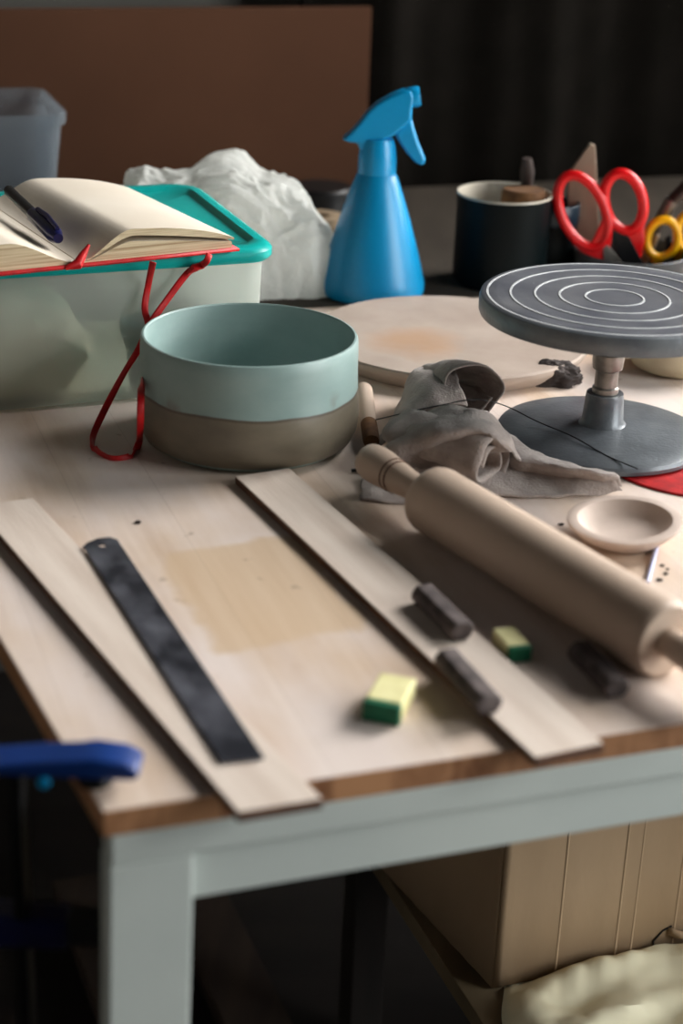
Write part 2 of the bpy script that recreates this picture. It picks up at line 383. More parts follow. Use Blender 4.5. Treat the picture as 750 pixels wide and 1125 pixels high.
struct(MB().box(W(-1.5, .35, 1.4), eu, ev, Z, .03, 2.1, 1.4).build('wall_left', 'wall', smooth=False))

def atv(px, py, v):
    """point seen at a photo pixel on the upright plane v behind the table front"""
    a = (px - 375) / FPX; b = -(py - 562.5) / FPX; d = cF + camR * a + camU * b
    o = V((0, 0, TZ + HC)); t = (v - (o - C0).dot(ev)) / d.dot(ev); return o + d * t
# dark curtain hanging behind the right half of the table
ub = (atv(402, 60, VB + .04) - C0).dot(eu)
rows = []
for k in range(14):
    z = .02 + (2.25 - .02) * k / 13
    rows.append([W(ub - .06 + i * (2.3 - ub) / 170, VB + .125 + .011 * sin(i * .32 + .9 * sin(i * .09)) + .004 * sin(i * .81 + z) , z) for i in range(171)])
tag(MB().grid(rows).build('curtain', 'curtain', solid=.003), 'dark grey-brown curtain in soft vertical folds behind the table', 'curtain')

# brown hardboard leaning behind the left half of the table
zb = .99
ztop = atv(110, 9, VB + .045).z
ul = -.75; urr = ub + .005
brd = MB().box(W((ul + urr) / 2, VB + .045, (ztop + .5) / 2), eu, ev, Z, (urr - ul) / 2, .006, (ztop - .5) / 2)
tag(brd.build('hardboard_panel', 'brownboard', bevel=.001, smooth=False), 'wide brown hardboard panel standing upright behind the table, left of the curtain', 'panel')

# ================================================================ THE TABLE
tt = .016
VM = local_uv(470, 330)[1]
tb = empty('work_table', W(.6, .4, 0))
a0 = C0 + V((0, 0, TZ - tt)); a1 = W(1.32, 0, TZ - tt)
ln = VM / el.dot(ev)
a3 = a0 + el * ln; a2 = W(1.32, VM, TZ - tt)
MB().prism([a0, a1, a2, a3], Z * tt).build('tabletop', 'table', tb, origin=C0 + V((0, 0, TZ - tt)), rot=ang, smooth=False, bevel=.0012)
LZ = TZ - tt
LW = .0455
MB().box(W(.004 + .658, .012, LZ - .0095), eu, ev, Z, .658, .011, .0095).build('top_rail', 'white', tb, smooth=False, bevel=.0015)
MB().box(W(LW + (1.32 - 2 * LW) / 2, .0185, LZ - .019 - .017), eu, ev, Z, (1.32 - 2 * LW) / 2, .0095, .0169).build('apron', 'white', tb, smooth=False, bevel=.0012)
MB().box(W(.60, VM - .015, LZ - .0265), eu, ev, Z, .68, .01, .0265).build('apron', 'white', tb, smooth=False, bevel=.0012)
for u_, v_ in ((LW / 2 + .003, .0115), (1.32 - LW / 2, .0115), (1.32 - LW / 2, VM - LW / 2), (-.055, VM - LW / 2)):
    zt = LZ - (.0192 if v_ < .1 else .0001)
    mb = MB(); c = W(u_, v_, 0); w = LW / 2; vs = []
    for (zz, dl, dr) in ((zt, w, w), (.0, w, w + .006)):
        sgn = 1 if u_ < .6 else -1
        for (i, j) in ((-1, -1), (1, -1), (1, 1), (-1, 1)):
            hw = dr if i > 0 else dl
            if zz < .1: vs.append(c + eu * (i * w * 1.0 - .016 * sgn) + ev * (j * .0105) + Z * zz)
            else: vs.append(c + eu * (i * w) + ev * (j * .0105) + Z * zz)
    mb.add(vs, [(3, 2, 1, 0), (4, 5, 6, 7), (0, 1, 5, 4), (1, 2, 6, 5), (2, 3, 7, 6), (3, 0, 4, 7)])
    mb.build('leg', 'white', tb, smooth=False, bevel=.0018)
for u_ in (.035, 1.285):
    d0 = W(u_, .030, LZ - .027); d1 = W(u_, VM - .046, LZ - .027)
    MB().box((d0 + d1) / 2, eu, ev, Z, .01, (VM - .092) / 2, .026).build('side_apron', 'white', tb, smooth=False, bevel=.001)
tag(tb, 'pale wooden work table with white painted frame, smeared with dried clay', 'table')

M_['darktop'] = mat('grey_brown_worn_top', (70, 63, 55), .75, (58, 52, 45), 7, stretch=(3, .6, 1), spec=.15)
s2 = empty('side_table', W(.4, (VM + VB) / 2, 0))
c = W(.4, (VM + VB) / 2 + .001, TZ - .012)
MB().box(c, eu, ev, Z, .95, (VB - VM) / 2 - .001, .012).build('tabletop', 'darktop', s2, smooth=False, bevel=.001)
for i in (-1, 1):
    for j in (-1, 1):
        p = W(.4 + i * .90, (VM + VB) / 2 + j * ((VB - VM) / 2 - .05), (TZ - .024) / 2)
        MB().box(p, eu, ev, Z, .022, .022, (TZ - .0242) / 2).build('leg', 'darkwood', s2, smooth=False, bevel=.002)
tag(s2, 'dull grey-brown table standing behind the work table, under the mug and spray bottle', 'table')

# two thin wooden slats
def slat(p, name, label):
    th = .0062
    mb = MB().prism([V((q.x, q.y, TZ)) for q in p], Z * th)
    mb.mi = [1, 0] + [1] * 4
    d = (p[1] - p[0])
    o = mb.build(name, ['slat', 'slat_edge_shade'], origin=p[0], rot=atan2(d.y, d.x) - pi / 2, smooth=False, bevel=.0006, seg=1)
    tag(o, label, 'slat', 'thin wooden slats on the table'); return o
T = .0062
def sl(A, B, Cc, Dd): return [at(*A, T), at(*B, T), at(*Cc, T), at(*Dd, T)]
slat(sl((262, 893), (-28, 555), (36, 547), (355, 878)), 'wooden_lath', 'long thin wooden slat under the dark steel ruler, hanging over the table front')
slat(sl((588, 833), (258, 523), (318, 514), (664, 817)), 'wooden_lath', 'long thin wooden slat between the round pot and table front, with charcoal sticks on it')

# steel ruler
zr = .0075
A, B, Cc, Dd = at(243, 838, zr), at(90, 598, zr), at(127, 591, zr), at(290, 833, zr)
ly = (B - A).normalized(); lx = (Dd - A).normalized()
poly = [A, Dd, Cc - ly * .004]
poly += [Cc + lx * -.004 + ly * .001, (B + Cc) / 2 + ly * .0035, B + lx * .004 + ly * .001, B - ly * .004]
mb = MB()
# top with a real hanging hole: ring of quads around it joined to outline by bmesh bridge
hc = (B + Cc) / 2 - ly * .0085; hr = .0026
bm = bmesh.new()
outer = [bm.verts.new(p) for p in poly]; inner = [bm.verts.new(hc + lx * (hr * cos(k * pi / 8)) + ly * (hr * sin(k * pi / 8))) for k in range(16)]
eds = [bm.edges.new((outer[i], outer[(i + 1) % len(outer)])) for i in range(len(outer))] + [bm.edges.new((inner[i], inner[(i + 1) % 16])) for i in range(16)]
bmesh.ops.triangle_fill(bm, use_beauty=True, edges=eds)
bad = [f for f in bm.faces if (f.calc_center_median() - hc).length < hr * .6 and all((v.co - hc).length < hr * 1.05 for v in f.verts)]
bmesh.ops.delete(bm, geom=bad, context='FACES_ONLY')
bm.verts.index_update()
mb.add([v.co.copy() for v in bm.verts], [[v.index for v in f.verts] for f in bm.faces]); bm.free()
o = mb.build('steel_ruler', 'steel', origin=A, rot=atan2(ly.y, ly.x) - pi / 2, smooth=False, solid=.0012)
tag(o, 'worn dark steel ruler with a hanging hole, lying on the left slat', 'ruler')

# ================================================================ THE POT
pc = at(272.5, 481)
prof = [(0, .0), (.066, 0), (.074, .001), (.0805, .0055), (.0842, .013), (.0855, .024), (.0852, .036), (.0842, .0445), (.0838, .047), (.0834, .06), (.0832, .075), (.0828, .0815), (.0818, .0832), (.0803, .0835), (.0793, .0825), (.0788, .078), (.0785, .06), (.0785, .03), (.076, .014), (.070, .009), (.05, .007), (0, .0065)]
prof = [(r_ * 1.012, h_ * 1.036) for r_, h_ in prof]
tag(MB().lathe(pc, prof, 128).build('stoneware_pot', 'pot', origin=pc, weld=True), 'round stoneware pot, sea-green glaze above and bare brown clay below', 'pot')

# ================================================================ ROLLING PIN
R = .0243
P0 = at(472, 546, R); P1 = at(733, 705, R); ax = (P1 - P0).normalized(); Lb = (P1 - P0).length
P0.z = TZ + R; rp = empty('rolling_pin', V((P0.x, P0.y, TZ)) + ax * Lb / 2)
MB().lathe(P0, [(0, 0), (.0155, 0), (.0205, .0008), (.0232, .003), (R, .0075), (R, Lb - .006), (.0236, Lb - .002), (.0215, Lb), (.013, Lb), (0, Lb)], 72, ax).build('barrel', 'pin', rp, weld=True)
hl = (at(472, 546, R) - at(405, 506, R)).length
def handle(base, d, L):
    hp = [(0, -.004), (.0088, -.004), (.0088, .0), (.0092, .008), (.0105, L * .35), (.0125, L * .58), (.0138, L * .74), (.0140, L * .86), (.0128, L * .95), (.0095, L * .995), (.005, L * 1.015), (0, L * 1.02)]
    h = MB().lathe(base, hp, 48, d).build('handle', 'pin', rp, weld=True)
    for q in (.50, .56):
        rr = .0092 + (.0125 - .0092) * (q - .1) / .48 + .0004
        MB().lathe(base, [(rr - .002, L * q - .0005), (rr, L * q - .0005), (rr, L * q + .0005), (rr - .002, L * q + .0005)], 40, d, caps=False).build('burnt_ring', 'burn', h)
handle(P0, -ax, hl + .004); handle(P1, ax, hl + .004)
tag(rp, 'pale wooden rolling pin with turned handle, lying in front of the grey cloth', 'rolling pin')

# ================================================================ BANDING WHEEL (TURNTABLE)
bc = at(659, 485); bc.z = TZ
lift = .0022
bw = empty('banding_wheel', bc + Z * lift)
b0 = bc + Z * lift
MB().lathe(b0, [(0, 0), (.081, 0), (.0835, .0015), (.084, .0045), (.0825, .0072), (.078, .0088), (.06, .0105), (.03, .0125), (.019, .014), (.0165, .017), (.0152, .035), (.0145, .0395), (0, .0395)], 96).build('base', 'wheel', bw, weld=True)
MB().lathe(b0, [(0, .039), (.0095, .039), (.0105, .040), (.0105, .044), (.0092, .0455), (.0092, .058), (.0118, .060), (.0125, .066), (.0125, .072), (.009, .074), (.009, .1015), (0, .1015)], 48).build('spindle', 'bare', bw, weld=True)
zt = .1195 - lift; hub = b0
top = MB().lathe(hub, [(0, zt - .0165), (.024, zt - .0165), (.026, zt - .0145), (.085, zt - .0145), (.100, zt - .0165), (.1036, zt - .0155), (.1046, zt - .013), (.1046, zt - .004), (.1038, zt - .0012), (.102, zt)], 128, caps=False)
n0 = len(top.f)
top.lathe(hub, [(.102, zt), (.09, zt - .0003), (.05, zt - .0003), (0, zt - .0003)], 128, mi=1, caps=False)
wh = top.build('wheel_head', ['wheel', 'wheeltop'], bw, weld=True)
for rr in (.0225, .0425, .0615, .0805, .0985):
    MB().lathe(hub, [(rr - .0009, zt - .0006), (rr - .0008, zt + .0002), (rr + .0008, zt + .0002), (rr + .0009, zt - .0006)], 128, caps=False).build('ring_line', 'ringpaint', wh)
tag(bw, 'grey metal banding wheel with pale rings on its round top', 'turntable')

# red disc partly under it
rc = at(772, 505); rc.z = TZ
MBr = MB().lathe(rc, [(0, 0), (.083, 0), (.0835, .0008), (.0832, .0018), (.082, .0021), (0, .0021)], 96)
tag(MBr.build('round_mat', M_['red'], origin=rc, weld=True), 'thin round red mat under the right side of the banding wheel', 'mat')

# plaster bat (round board behind the pot)
pcn = at(492, 388, 0); pcn.z = TZ
q0 = at(345, 362, .015); q1 = at(646, 378, .015); rb = (q1 - q0).length / 2; mid = (q0 + q1) / 2
batc = V((mid.x, mid.y, TZ))
tag(MB().lathe(batc, [(0, 0), (rb * .90, 0), (rb * .93, .003), (rb * .985, .0105), (rb, .0135), (rb * .998, .0165), (rb * .985, .018), (0, .018)], 112).build('plaster_bat', 'bat', origin=batc, weld=True), 'large round pale plaster bat with a brown stain, lying behind the pot', 'bat')

# dark lump of clay behind the cloth
def blob(c, rx, ry, rz, amp, sc, seed, n=40, flat=True):
    mb = MB(); rows = []
    for i in range(n + 1):
        th = pi * i / n; row = []
        for j in range(2 * n):
            ph = pi * j / n; d = V((sin(th) * cos(ph), sin(th) * sin(ph), cos(th)))
            k = 1 + amp * noise.fractal(d * sc + V((seed, seed * 2, 0)), .6, 2.1, 4)
            q = V((d.x * rx * k, d.y * ry * k, d.z * rz * k))
            if flat: q.z = max(q.z, -rz * .55)
            row.append(V(c) + q + Z * (rz * .55 if flat else 0))
        rows.append(row)
    return mb.grid(rows, closed=True)
tag(blob(at(606, 421), .027, .015, .013, .22, 1.5, 3).build('clay_lump', 'lump', weld=True), 'dark grey dried clay lump between the plaster bat and banding wheel', 'clay')

# cream bowl behind the wheel
cc = at(742, 404); cc.z = TZ
tag(MB().lathe(cc, [(0, 0), (.032, 0), (.040, .004), (.0455, .014), (.048, .030), (.0485, .038), (.047, .039), (.0455, .037), (.044, .02), (.036, .008), (0, .006)], 72).build('cream_bowl', 'cream', origin=cc, weld=True), 'small cream bowl behind the banding wheel spindle', 'bowl')

# bisque dish in front of the wheel
dc = at(684, 594); dc.z = TZ
dish = MB().lathe(dc, [(0, .0), (.022, 0), (.026, .002), (.033, .008), (.0375, .0125), (.0395, .0148), (.0395, .0165), (.0375, .0172), (.0325, .0168), (.0285, .0125), (.024, .0085), (.016, .0066), (0, .0062)], 96, wob=lambda a, k: .025 * sin(2 * a + .6) + .012 * sin(3 * a))
for v in dish.v:
    v.z += (v - dc).dot(V((.7, .7, 0))) * .06 if v.z > TZ + .005 else 0
tag(dish.build('clay_dish', 'dish', origin=dc, weld=True), 'small shallow pale clay dish behind the rolling pin', 'dish')

# thin needle tool by the dish
n0_, n1_ = at(722, 597, .002), at(711, 640, .002)
mb = MB().tube([n0_, n0_.lerp(n1_, .5), n1_], [.0016, .0018, .0016], 12)
M_['lilac'] = mat('pale_blue_metal', (196, 200, 224), .3, (160, 164, 200), 30, metallic=.3)
tag(mb.build('needle_tool', 'lilac'), 'thin pale blue pencil-like tool lying beside the clay dish', 'tool')
# crumbs of clay
for i, (x, y, r) in enumerate([(616, 577, .0014), (727, 622, .0011), (724, 638, .0014), (731, 631, .0012), (648, 553, .0007), (151, 575, .0016), (93, 603, .0009), (30, 577, .0008), (733, 626, .0008)]):
    c = at(x, y)
    lab = {0: 'dark clay crumb between rolling pin and clay dish', 5: 'dark clay crumb above the steel ruler end', 4: 'tiny crumb under the cloth hem'}.get(i, None)
    on_left = x < 200
    o = blob(c, r * 1.5, r, r * .8, .5, 2, i, 8).build('clay_crumb', 'lump', weld=True)
    tag(o, lab or ('tiny dark clay crumb scattered on the left of the table' if on_left else 'dark clay crumb scattered beside the pale blue tool'), 'crumb', 'clay crumbs left of the pot' if on_left else 'clay crumbs near the dish')

# ================================================================ STICKS AND ERASERS
def stick(p, q, w, h, zb, label):
    a = at(*p, zb + h / 2); b = at(*q, zb + h / 2); d = (b - a).normalized(); s = d.cross(Z)
    c0 = V((a.x, a.y, TZ + zb)); L = (b - a).length
    root = empty('charcoal_stick', (c0 + V((b.x, b.y, TZ + zb))) / 2)
    def ring(t, k): # hexagonal section
        cc = a + d * t
        return [cc + s * (w / 2 * k * i) + Z * (h / 2 * k * j) for i, j in ((-.62, -1), (.62, -1), (1, -.3), (1, .35), (.55, 1), (-.55, 1), (-1, .35), (-1, -.3))]
    rows = [ring(0, .8)] + [ring(t, 1 + .03 * sin(t * 900)) for t in [.0015, L * .2, L * .4, L * .6, L * .8, L - .0015]] + [ring(L, .8)]
    mb = MB().grid(rows, closed=True); n = len(mb.v); mb.f += [list(range(8))[::-1], list(range(n - 8, n))]; mb.mi += [0, 0]
    mb.build('stick_body', 'charcoal', root, bevel=.0005)
    e = MB().grid([[v + d * -.0006 for v in ring(0, .70)], [v for v in ring(.001, .78)]], closed=True); e.f.append(list(range(8))); e.mi.append(0)
    e.build('worn_end', 'rust', root)
    tag(root, label, 'charcoal stick', 'charcoal sticks')
stick((464, 651), (508, 694), .0165, .0125, .0063, 'dark grey charcoal stick on the right slat, nearest the rolling pin middle')
stick((490, 722), (538, 775), .0165, .0125, .0063, 'dark grey charcoal stick lying across the left edge of the right slat')
stick((636, 713), (678, 757), .0165, .0125, .0, 'dark charcoal stick in the shadow under the rolling pin')
def eraser(p, q, w, h, label):
    a = at(*p, h / 2); b = at(*q, h / 2); d = (b - a).normalized(); s = d.cross(Z); L = (b - a).length
    root = empty('sponge_piece', V(((a.x + b.x) / 2, (a.y + b.y) / 2, TZ)))
    MB().box(a + d * (L * .43), d, s, Z, L * .43, w / 2, h / 2).build('yellow_body', 'yellow_e', root, bevel=.0012)
    MB().box(a + d * (L * .93), d, s, Z, L * .07, w / 2 + .0002, h / 2 * .98).build('green_end', 'green_e', root, bevel=.001)
    tag(root, label, 'sponge', 'small yellow and green pieces')
eraser((552, 697), (572, 720), .0145, .0105, 'small yellow block with green end near the rolling pin')
eraser((437, 752), (418, 785), .0215, .0125, 'small pale yellow block with green end nearest the table front edge')

# ================================================================ SPRAY BOTTLE
sb = at(408, 322); sb.z = TZ
rb0 = empty('spray_bottle', sb)
MB().lathe(sb, [(0, 0), (.048, 0), (.0515, .002), (.0528, .006), (.0530, .012), (.0515, .020), (.045, .045), (.036, .075), (.0285, .098), (.0235, .112), (.0200, .121), (.0170, .126), (0, .126)], 80).build('bottle_body', 'bottle', rb0, weld=True)
MB().lathe(sb, [(0, .122), (.0188, .122), (.0188, .138), (.0172, .150), (.015, .157), (0, .157)], 48, wob=lambda a, k: .012 * sin(24 * a)).build('screw_collar', 'sprayer', rb0, weld=True)
def pz(px, py, yy):       # point seen at a pixel on the upright plane y = yy
    a = (px - 375) / FPX; b = -(py - 562.5) / FPX; d = cF + camR * a + camU * b; t = yy / d.y
    return V((d.x * t, yy, TZ + HC + d.z * t))
def slab(pts, yy, half, name, m, parent, bev=.003, seg=3):
    poly = [pz(x, y, yy - half) for x, y in pts]
    return MB().prism(poly, Y_ * (2 * half)).build(name, m, parent, bevel=bev, seg=seg)
hd = slab([(375, 154), (384, 147), (394, 136), (403, 124), (414, 114), (428, 106), (442, 100), (452, 100), (455, 108), (453, 119), (452, 133), (444, 140), (432, 150), (424, 153), (423, 165), (394, 165), (393, 158), (384, 157)], sb.y, .0105, 'sprayer_head', 'sprayer', rb0, .0045, 4)
slab([(441, 138), (452, 131), (455, 142), (460, 158), (468, 177), (464, 183), (456, 179), (446, 168), (436, 153), (433, 147)], sb.y, .006, 'trigger', 'sprayer', rb0, .003, 3)
nz = pz(452, 108, sb.y)
MB().lathe(nz - X_ * .006, [(0, 0), (.0085, 0), (.0098, .002), (.0098, .012), (.0085, .0145), (.004, .0145), (0, .0135)], 32, V((.96, 0, .18))).build('nozzle', 'sprayer', rb0, weld=True)
tag(rb0, 'bright blue plastic spray bottle with trigger head behind the plaster bat', 'spray bottle')

# ================================================================ MUG, TINS, SCISSORS
mc = at(547, 309); mc.z = TZ
mg = empty('enamel_mug', mc)
MB().lathe(mc, [(0, 0), (.0455, 0), (.0475, .002), (.0485, .006), (.0485, .090), (.0492, .0925)], 72, caps=False).build('mug_wall', 'mugdark', mg, weld=True)
MB().lathe(mc, [(.0492, .0925), (.0488, .0945), (.0474, .0940), (.0466, .091), (.046, .05), (.046, .006), (0, .005)], 72, caps=False).build('mug_lining', 'mugwhite', mg, weld=True)
tag(mg, 'dark green enamel mug with white inside, right of the spray bottle', 'mug')
ck = mc + V((.017, -.004, .006))
tag(MB().lathe(ck, [(0, 0), (.022, 0), (.023, .004), (.023, .090), (.021, .093), (0, .093)], 40, V((.03, .03, 1))).build('cork_cylinder', 'cork', weld=True), 'tan cork cylinder standing inside the dark enamel mug', 'cork')
# dark wooden tool handle leaning out of the mug
hb = mc + V((.030, .032, .03)); ht = pz(579, 174, mc.y + .02)
tl = MB().tube([hb, hb.lerp(ht, .5), hb.lerp(ht, .85), ht], [.0035, .0045, .0075, .005], 16)
M_['dkbrush'] = mat('dark_brown_wood', (66, 52, 46), .6, (50, 40, 36), 30)
tag(tl.build('wooden_spatula', 'dkbrush'), 'dark wooden tool handle leaning at the mug right rim', 'tool')

tc_ = at(602, 303); tc_.z = TZ
ti = empty('blue_tin', tc_)
MB().lathe(tc_, [(0, 0), (.025, 0), (.026, .002), (.026, .058), (.0245, .0585), (.0245, .004), (0, .004)], 56).build('tin_body', 'mugdark', ti, weld=True)
MB().lathe(tc_, [(.0262, .058), (.0274, .060), (.0274, .078), (.0265, .080), (.0248, .079), (.0246, .058)], 56, caps=False).build('tin_rim', 'tinblue', ti, weld=True)
tag(ti, 'small dark tin with a deep blue rim between the mug and grey pot', 'tin')

gc = at(690, 312); gc.z = TZ
tag(MB().lathe(gc, [(0, 0), (.056, 0), (.0585, .003), (.060, .034), (.0605, .0365), (.0590, .0375), (.0575, .0355), (.056, .006), (0, .005)], 64).build('utensil_pot', 'greypot', origin=gc, weld=True), 'grey pot holding the scissors behind the banding wheel', 'pot')

def loop_pts(cx, cy, rx, ry, tilt, n=40):
    t = radians(tilt); out = []
    for k in range(n):
        a = 2 * pi * k / n; x = rx * cos(a); y = ry * sin(a)
        out.append((cx + x * cos(t) - y * sin(t), cy + x * sin(t) + y * cos(t)))
    return out
def scissors(name, yy, loops, arms, blades, bladeto, m, label, inner=None):
    root = empty(name, V((gc.x, yy, TZ + .01)))
    for i, (cx, cy, rx, ry, tl_, thick) in enumerate(loops):
        ring = [pz(x, y, yy + .004 * i) for x, y in loop_pts(cx, cy, rx, ry, tl_)]
        hdl = MB().tube(ring, thick, 14, flat=1.1, fdir=(0, 1, 0), closed=True)
        arm = arms[i]
        hdl.prism([pz(x, y, yy - .003 + .004 * i) for x, y in arm], Y_ * .007)
        hdl.build('handle', m, root, bevel=.0015, seg=2)
    for i, (pts) in enumerate(blades):
        MB().prism([pz(x, y, yy - .0045 + .004 * i) for x, y in pts], Y_ * .002).build('blade', 'bare' if i == 0 else 'iron', root, smooth=False, bevel=.0003)
    tag(root, label, 'scissors'); return root
ys = gc.y - .012
scissors('scissors', ys,
    [(640, 232, 24, 42, -24, .0053), (685, 222, 21, 32, -12, .0055)],
    [[(648, 272), (666, 233), (671, 246), (672, 262), (668, 287), (660, 288), (640, 278), (628, 268)],
     [(659, 210), (668, 203), (668, 232), (676, 252), (690, 252), (706, 240), (708, 262), (704, 284), (694, 290), (684, 283), (668, 252), (658, 228)]],
    [[(662, 266), (668, 270), (690, 296), (686, 345), (672, 345), (664, 290)], [(658, 222), (664, 230), (692, 262), (712, 300), (716, 350), (700, 350), (688, 300), (672, 262)]],
    None, 'redplastic', 'red-handled scissors standing in the grey utensil pot')
scissors('scissors', gc.y + .012,
    [(727, 262, 17, 21, 18, .0046), (762, 258, 18, 24, -10, .0046)],
    [[(712, 272), (722, 282), (740, 288), (744, 300), (726, 300), (714, 286)], [(748, 270), (760, 284), (752, 300), (738, 300), (738, 280)]],
    [[(728, 280), (738, 282), (740, 340), (730, 340)], [(730, 262), (736, 258), (742, 300), (744, 340), (734, 340)]],
    None, 'yelplastic', 'yellow-handled scissors at the right side of the grey utensil pot')
# black rubber inserts seen inside the grips
# pointed weathered wooden paddle
yp = gc.y + .025
mb = MB().prism([pz(x, y, yp) for x, y in ((648, 158), (654, 160), (657, 225), (662, 330), (625, 330), (622, 262), (624, 192))], Y_ * .007)
tag(mb.build('wooden_paddle', 'driftwood', bevel=.001), 'pointed weathered wooden paddle standing behind the red scissors', 'tool')
# brush with grey ferrule leaning out of the pot to the right
yb = gc.y + .034
br = empty('paint_brush', pz(700, 330, yb))
pA, pB, pC, pD = pz(690, 330, yb), pz(716, 256, yb), pz(738, 220, yb), pz(772, 188, yb)
MB().tube([pA, pA.lerp(pB, .5), pB], [.004, .006, .009], 16).build('brush_handle', 'driftwood', br)
MB().tube([pB, pC], [.010, .012], 20, flat=.6).build('ferrule', 'bare', br)
MB().tube([pC, pC.lerp(pD, .5), pD], [.0118, .0125, .006], 20, flat=.5).build('bristles', 'dkbrush', br)
tag(br, 'paint brush with metal ferrule leaning out right of the grey utensil pot', 'brush')

# ================================================================ TUB, LID, CONTENTS
FL = at(0, 457); FR = at(287, 431); du = (FR - FL); du.z = 0; du.normalize(); dv = V((-du.y, du.x, 0))
FRc = V((FR.x, FR.y, TZ)) + du * .006
def rrect(c_fr, w, d, r, z, inset, n=8):
    """rounded rectangle whose front-right corner is c_fr"""
    x1, x0, y0, y1 = -inset, -w + inset, inset, d - inset; out = []
    for (cx, cy, a0) in ((x1 - r, y0 + r, -pi / 2), (x1 - r, y1 - r, 0), (x0 + r, y1 - r, pi / 2), (x0 + r, y0 + r, pi)):
        for k in range(n + 1):
            a = a0 + pi / 2 * k / n; x = cx + r * cos(a); y = cy + r * sin(a)
            out.append(c_fr + du * x + dv * y + Z * z)
    return out
TWd, TDp, TH = .36, .235, .1165
tu = empty('storage_tub', FRc - du * TWd / 2 + dv * TDp / 2)
o_ = [(0, .012), (.002, .006), (.010, .003), (TH, 0)]
rows = [rrect(FRc, TWd, TDp, .026, z + .0006, i) for z, i in o_] + [rrect(FRc, TWd, TDp, .025, TH, .003), rrect(FRc, TWd, TDp, .025, TH - .003, .003)]
mb = MB().grid(rows, closed=True); n = len(rows[0]); mb.f += [list(range(n))[::-1]]; mb.mi += [0]
mb.build('tub_body', 'tub', tu)
LH = .1265
rows = [rrect(FRc, TWd, TDp, .025, z, i) for z, i in ((TH - .001, -.0005), (TH - .0015, -.0040), (TH + .001, -.0055), (TH + .006, -.0055), (LH - .002, -.004), (LH, .000), (LH, .006), (LH - .004, .010), (LH - .0042, .04))]
mb = MB().grid(rows, closed=True); mb.f.append(list(range(len(mb.v) - n, len(mb.v)))); mb.mi.append(0)
mb.build('lid', 'teal', tu, solid=.0015)
tag(tu, 'frosted plastic storage tub with teal lid under the open notebook', 'tub')
# contents of the tub
bc_ = FRc - du * .235 + dv * .085
M_['tealglass'] = mat('dark_teal_plastic', (24, 90, 96), .4, (20, 80, 86), 14)
tag(blob(bc_ + Z * .004, .10, .062, .058, .12, 1.6, 7, 32).build('clay_block', 'plaster', weld=True), 'pale clay block seen through the frosted tub wall', 'clay')
cu = FRc - du * .098 + dv * .0285 + Z * .0035
tag(MB().lathe(cu, [(0, .0), (.014, 0), (.016, .01), (.017, .032), (.022, .05), (.023, .058), (.021, .058), (.015, .034), (.013, .004), (0, .004)], 40).build('small_cup', 'tealglass', weld=True), 'small dark teal cup seen through the frosted tub near the pot', 'cup')

# ================================================================ NOTEBOOK
zk = LH + .0004
sF = at(86, 293, zk); rF = at(257, 275, zk); a_ = (rF - sF); a_.z = 0; bwid = a_.length; a_.normalize(); b_ = V((-a_.y, a_.x, 0))
BD = .218
nb = empty('notebook', sF + b_ * BD / 2)
def bk(s, t, z): return V((sF.x, sF.y, TZ + zk)) + a_ * s + b_ * t + Z * z
mb = MB()
for s0, s1 in ((-bwid - .003, -.001), (.001, bwid + .003)):
    pass
cov = [[bk(s, t, z) for s, z in [(-bwid - .004, .0012), (-.05, .0012), (-.012, .0012), (0, .0013), (.012, .0012), (.05, .0012), (bwid + .003, .0012)]] for t in (-.004, BD * .5, BD + .004)]
MB().grid(cov).build('cover', 'red', nb, solid=.0022)
def block(top, bot, name, s0, s1, t0=0.0, lean=0.0):
    """sheaf of pages between two height profiles along s"""
    mb = MB(); n = 30; rows = []
    for t in [t0 + (BD - t0) * k / 8 for k in range(9)]:
        up = []; dn = []
        for k in range(n + 1):
            q = k / n; s = s0 + (s1 - s0) * q
            up.append(bk(s, t, top(q, t / BD))); dn.append(bk(s, t, bot(q, t / BD)))
        rows.append(up + dn[::-1])
    mb.grid(rows, closed=True); m = len(rows[0]); mb2 = mb
    nf = len(mb.f)
    for f_i in range(nf):
        j = f_i % m
        mb.mi[f_i] = 0 if j < n else 1
    # end caps as quad strips
    for r in (0, len(rows) - 1):
        o = r * m
        for k in range(n): mb.f.append([o + k, o + k + 1, o + m - 2 - k, o + m - 1 - k]); mb.mi.append(1)
    return mb.build(name, ['paper', 'pages'], nb)
def ss(x): x = max(0, min(1, x)); return x * x * (3 - 2 * x)
# lower right sheaf, then the lifted upper sheaf, then the left pages
block(lambda q, t: .0030 + .0150 * ss(q / .36) * (1 - .25 * t) - .0105 * q ** 1.5, lambda q, t: .0026, 'page_block', .0004, bwid - .002)
block(lambda q, t: .0036 + .0225 * ss(q / .34) * (1 - .25 * t) - .0155 * q ** 3.2, lambda q, t: .0033 + .0190 * ss(q / .36) * (1 - .25 * t) - .0135 * q ** 1.8, 'page_block', .0008, bwid)
block(lambda q, t: .0038 + .0195 * ss(q / .42) * (1 - .15 * t), lambda q, t: .0026, 'page_block', -.0004, -bwid)
